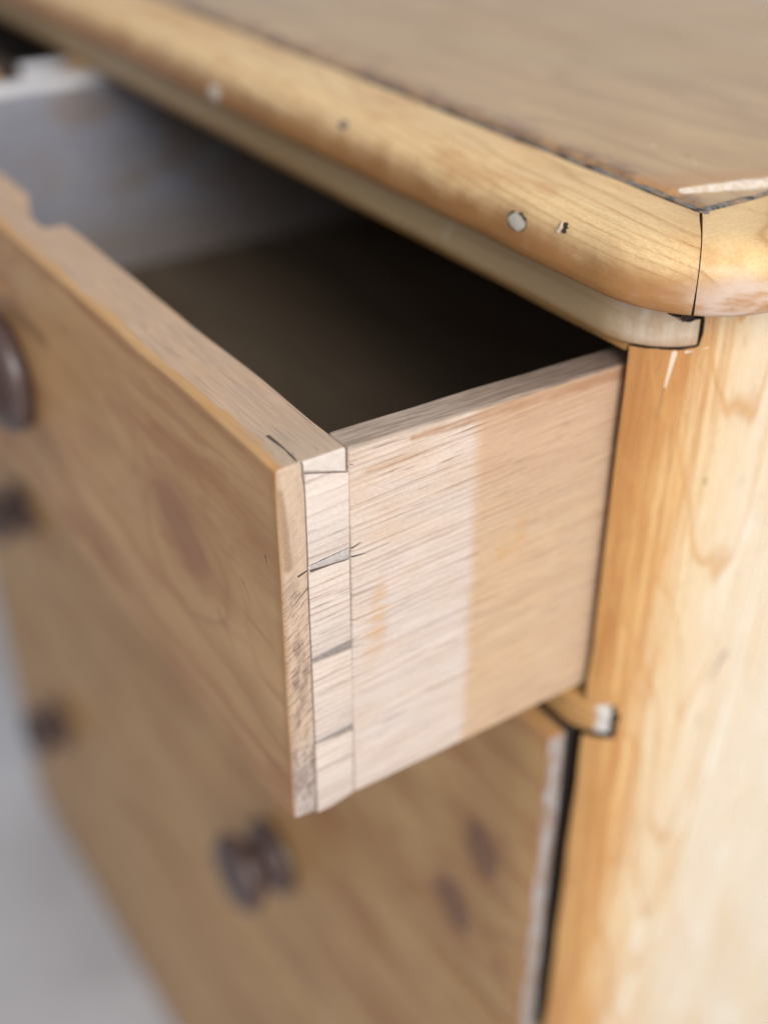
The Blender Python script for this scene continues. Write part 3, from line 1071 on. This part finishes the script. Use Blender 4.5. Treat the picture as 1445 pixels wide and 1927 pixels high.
# filler plugs and a nail nick in the nosing
def disc(P, N, r, jag, mat, name, parent, lift=0.0, seed=0, n=26, dome=0.0, long=1.0):
    """an irregular round patch, drawn out along the grain (x) by the factor long"""
    P, N = Vector(P), Vector(N).normalized()
    A = (Vector((1, 0, 0)) - N * N.x).normalized()
    B = N.cross(A)
    A = A * long
    bm = bmesh.new()
    low, up = [], []
    for k in range(n):
        t = 2 * math.pi * k / n
        rr = r * (1 + jag * mnoise.noise(Vector((math.cos(t) * 2.2 + seed, math.sin(t) * 2.2, seed * 1.3))))
        d = A * math.cos(t) * rr + B * math.sin(t) * rr
        low.append(bm.verts.new(P + d - N * 0.0012))
        up.append(bm.verts.new(P + d * 0.97 + N * lift))
    c = bm.verts.new(P + N * (lift + dome))
    for k in range(n):
        bm.faces.new((low[k], low[(k + 1) % n], up[(k + 1) % n], up[k]))
        bm.faces.new((up[k], up[(k + 1) % n], c))
    bm.faces.new(low)
    return obj(name, bm, mat, parent, smooth=False)


edge0 = [o for o in chest.children if o.name.startswith("edging_strip")][0]


def seat(x, y, z):
    """the nearest point of the front nosing and its normal"""
    ok, loc, nor, _ = edge0.closest_point_on_mesh(Vector((x, y, z)))
    return loc, (nor if nor.y < 0 or nor.z > 0 else -nor)


for (x, y, z), r, mat, rim in (((-0.0394, -0.0177, 0.0360), 0.0027, M_FILL, True), ((-0.2536, -0.0180, 0.0310), 0.0034, M_FILL, False),
                               ((-0.1488, -0.0150, 0.0406), 0.0019, M_DIRT, False)):
    P, N = seat(x, y, z)
    if rim:
        disc(P, N, r * 1.12, 0.30, M_DARK, "nail_hole", edge0, 0.00006, 4, 40, 0, 1.6)
    disc(P, N, r, 0.16, mat, "filler_plug", edge0, 0.00018, 9, dome=0.0002, long=1.6)
P, N = seat(-0.0192, -0.0156, 0.0399)
disc(P + Vector((0.0004, 0, -0.0001)), N, 0.0016, 0.6, M_DARK, "nail_hole", edge0, 0.00006, 2, 26, 0, 1.4)
b = bmesh.new()
tube(b, [P + Vector((-0.0013, -0.0003, -0.0016)) + N * 0.0002, P + Vector((-0.0004, 0, -0.0006)) + N * 0.0006, P + Vector((0.0, 0.0, 0.0006)) + N * 0.0008,
         P + Vector((-0.0002, 0.0006, 0.0018)) + N * 0.0006], 0.0011, 0.00012, 6)
obj("splinter", b, M_SPLINT, edge0)

# torn fibres in the hollow at the end of the top rail
b = bmesh.new()
rnd = random.Random(5)
for k in range(16):
    t = 0.30 + 0.62 * rnd.random()
    th = math.radians(52 + 22 * t)
    p = Vector((PCX + (RP - 0.0012) * math.sin(th), PCY - (RP - 0.0012) * math.cos(th), 0.0160 + 0.0022 * rnd.random()))
    pts_ = [p]
    for q in range(5):
        p = p + Vector((rnd.uniform(-0.0007, 0.0009), rnd.uniform(-0.0011, 0.0007), rnd.uniform(-0.0008, 0.0005)))
        pts_.append(p)
    tube(b, pts_, 0.00026, 0.00006, 5)
o = obj("torn_fibre", b, M_TORN, top_rail)
o['kind'] = 'stuff'

# divider between the two short drawers
b = bmesh.new()
box(b, -0.4775, -0.4545, YF, 0.269, R2_TOP + 0.0005, RAIL_Z - 0.004, 0.001, 2)
obj("divider", b, M_RAIL, chest)
b = bmesh.new()
box(b, XL + 0.0145, 0.0025, 0.270, YB - 0.001, ZFLOOR + 0.02, ZB - 0.001)
obj("back_board", b, M_BASE, chest)
b = bmesh.new()
box(b, XL + 0.0145, 0.0025, YF + 0.001, 0.02, ZFLOOR + 0.0, -0.911, 0.002, 2)
obj("plinth", b, M_LONG, chest)
b = bmesh.new()
box(b, XL + 0.0145, 0.0025, 0.062, 0.269, R2_BOT + 0.002, R2_TOP - 0.002)
obj("dust_board", b, M_BASE, chest)


# ------------------------------------------------------------------ drawers
KNOB = [(0.0, 0.0), (0.0235, 0.0), (0.0262, 0.0016), (0.0275, 0.0045), (0.0270, 0.0078), (0.0248, 0.0108), (0.0212, 0.0130),
        (0.0182, 0.0148), (0.0170, 0.0172), (0.0178, 0.0196), (0.0212, 0.0216), (0.0252, 0.0238), (0.0276, 0.0268), (0.0284, 0.0305),
        (0.0272, 0.0342), (0.0238, 0.0372), (0.0180, 0.0392), (0.0100, 0.0402), (0.004, 0.0404)]


def knob(parent, c):
    bm = bmesh.new()
    lathe(bm, KNOB[1:], c)
    return obj("knob", bm, M_KNOB, parent)


GROUP = "drawers of the pine chest"
# ---- the open short drawer
YD = -D_OPEN
XD0, XD1 = -0.452, 0.0
drawer = empty("drawer", ((XD0 + XD1) / 2, 0.08, -0.140), "small top pine drawer pulled open showing pale dovetailed side and lock notch", "drawer", GROUP)

b = bmesh.new()
box(b, XD0, XD1, YD, YD + FT, -DH, 0, 0.0012, 3, 0.010)
wobble(b, 0.0006, 28, 2, 0.00018)
for v in b.verts:
    q = max(0.0, 1 - (v.co - Vector((0.0, YD, 0.0))).length / 0.0065)
    v.co += Vector((-0.0016, 0.0011, -0.0018)) * q
    q = max(0.0, 1 - (v.co - Vector((0.0, YD, -DH))).length / 0.006)
    v.co += Vector((-0.0008, 0.0010, 0.0014)) * q
bmesh.ops.recalc_face_normals(b, faces=b.faces)
for f in b.faces:
    if f.normal.x > 0.6:
        f.material_index = 1
front = obj("front_panel", b, [M_FRONT, M_END], drawer)
lock = bmesh.new()
box(lock, -0.2605, -0.2135, -0.1172, -0.10, -0.060, 0.01)
key = bmesh.new()
prism(key, [(-0.2370 + 0.0036 * math.sin(a), -0.030 + 0.0036 * math.cos(a)) for a in [math.radians(k * 15 - 155) for k in range(21)]]
      + [(-0.2354, -0.044), (-0.2386, -0.044)], 1, YD - 0.02, YD + 0.02)
YL, YS = YD + LAP + 0.0002, YD + FT
# (top at the lap, top at the baseline), (bottom at the lap, bottom at the baseline) of each pin
PINS = [((0.0, -0.0), (-0.0036, -0.0080)),
        ((-0.0366, -0.0352), (-0.0378, -0.0386)),
        ((-0.0723, -0.0706), (-0.0733, -0.0738)),
        ((-0.1072, -0.1060), (-0.1081, -0.1088))]
# socket for the tails, below the half pin that stays on the front
sock = bmesh.new()
prism(sock, [(YL - 0.0002, -0.0036), (YS + 0.004, -0.0092), (YS + 0.004, -0.16), (YL - 0.0002, -0.16)], 0, TAIL_X - 0.0001, 0.02)
cut(front, lock)
cut(front, key)
cut(front, sock)
kids_wn(front)
for i, ((tl, tb), (bl_, bb_)) in enumerate(PINS):
    if i:
        b = bmesh.new()
        prism(b, [(YL, tl), (YS, tb), (YS, bb_), (YL, bl_)], 0, TAIL_X, -0.00025, 0.0001)
        obj("pin", b, M_PIN if i == 1 else M_PIN_DARK, front)

# the side: a board, and its tails running to the lap
b = bmesh.new()
box(b, TAIL_X, 0.0, YS + 0.0003, 0.25, -0.1385, -0.0006, 0.0009, 3, 0.010)
wobble(b, 0.00035, 40, 5, 0.00012)
# the upper edge dips a little towards the back
for v in b.verts:
    if v.co.z > -0.02:
        v.co.z -= 0.0022 * max(0.0, min(1.0, (v.co.y + 0.10) / 0.12))
side = obj("side_panel", b, M_SIDE, drawer)
kids_wn(side)
GAP = 0.00038
for i in range(4):
    (tl, tb), (bl_, bb_) = PINS[i]
    if i < 3:
        (nl, nb), _ = PINS[i + 1]
        poly = [(YL, bl_ - GAP), (YS, bb_ - GAP), (YS, nb + GAP), (YL, nl + GAP)]
    else:
        poly = [(YL, bl_ - GAP), (YS, bb_ - GAP), (YS, -0.1380), (YL + 0.006, -0.1396), (YL, -0.1398)]
    b = bmesh.new()
    prism(b, poly, 0, TAIL_X, 0.0001 - 0.0002 * (i % 2), 0.00018)
    obj("tail", b, M_TAIL, side)
# second side, back and bottom
b = bmesh.new()
box(b, XD0, XD0 + 0.0112, YS, 0.25, -0.1385, -0.0010, 0.0012, 3, 0.02)
wobble(b, 0.0004, 40, 9)
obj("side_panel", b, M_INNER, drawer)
b = bmesh.new()
box(b, XD0 + 0.0113, TAIL_X - 0.0002, 0.236, 0.248, -0.120, -0.010, 0.001, 2)
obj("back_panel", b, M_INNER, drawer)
b = bmesh.new()
box(b, XD0 + 0.0108, TAIL_X + 0.0003, YS - 0.003, 0.252, -0.1265, -0.1205)
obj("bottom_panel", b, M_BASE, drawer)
b = bmesh.new()
box(b, -0.2600, -0.2140, -0.1170, -0.1152, -0.0600, -0.0040, 0.0004, 2)
obj("lock_plate", b, M_STEEL, drawer)
knob(drawer, (-0.243, YD, -0.071))


# ---- the closed or nearly closed drawers
def long_drawer(x0, x1, z0, z1, yf, label, knobs, depth=0.25):
    d = empty("drawer", ((x0 + x1) / 2, 0.1, z0), label, "drawer", GROUP)
    bm = bmesh.new()
    box(bm, x0, x1, yf, yf + 0.0088, z0, z1, 0.0018, 3, 0.02)
    bm.faces.ensure_lookup_table()
    n_lap = len(bm.faces)
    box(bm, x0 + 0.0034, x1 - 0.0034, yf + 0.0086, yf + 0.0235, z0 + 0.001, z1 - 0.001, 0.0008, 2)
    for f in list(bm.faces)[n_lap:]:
        f.material_index = 1  # core painted near-black for the shade in the gap
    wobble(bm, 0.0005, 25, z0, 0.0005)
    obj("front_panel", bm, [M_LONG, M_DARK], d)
    for xa, xb in ((x0, x0 + 0.011), (x1 - 0.011, x1)):
        bm = bmesh.new()
        box(bm, xa + (0.003 if xa == x0 else 0), xb - (0.003 if xb == x1 else 0), yf + 0.0236, depth, z0 + 0.001, z1 - 0.001, 0.001, 2)
        obj("side_panel", bm, M_INNER, d)
    bm = bmesh.new()
    box(bm, x0 + 0.011, x1 - 0.011, depth - 0.012, depth, z0 + 0.012, z1 - 0.008)
    obj("back_panel", bm, M_INNER, d)
    bm = bmesh.new()
    box(bm, x0 + 0.0105, x1 - 0.0105, yf + 0.0238, depth - 0.0125, z0 + 0.008, z0 + 0.014)
    obj("bottom_panel", bm, M_BASE, d)
    for kx, kz in knobs:
        knob(d, (kx, yf, kz))
    return d


XLL, XRR = XL + 0.0165, -0.0014
long_drawer(XLL, -0.480, -0.140, -0.001, -0.055, "short pine drawer slightly ajar beyond the open one under the top", [(-0.725, -0.071)])
long_drawer(XLL, XRR, ROWS[0][1], ROWS[0][0], -0.0155, "long pine drawer with two dark knots directly below the open drawer", [(-0.255, -0.262), (-0.735, -0.262)])
long_drawer(XLL, XRR, ROWS[1][1], ROWS[1][0], -0.0085, "long pine drawer with both dark knobs showing in the middle of the chest", [(-0.262, -0.484), (-0.752, -0.466)])
long_drawer(XLL, XRR, ROWS[2][1], ROWS[2][0], -0.0085, "lowest long pine drawer just above the plinth by the grey floor", [(-0.235, -0.765), (-0.775, -0.765)])
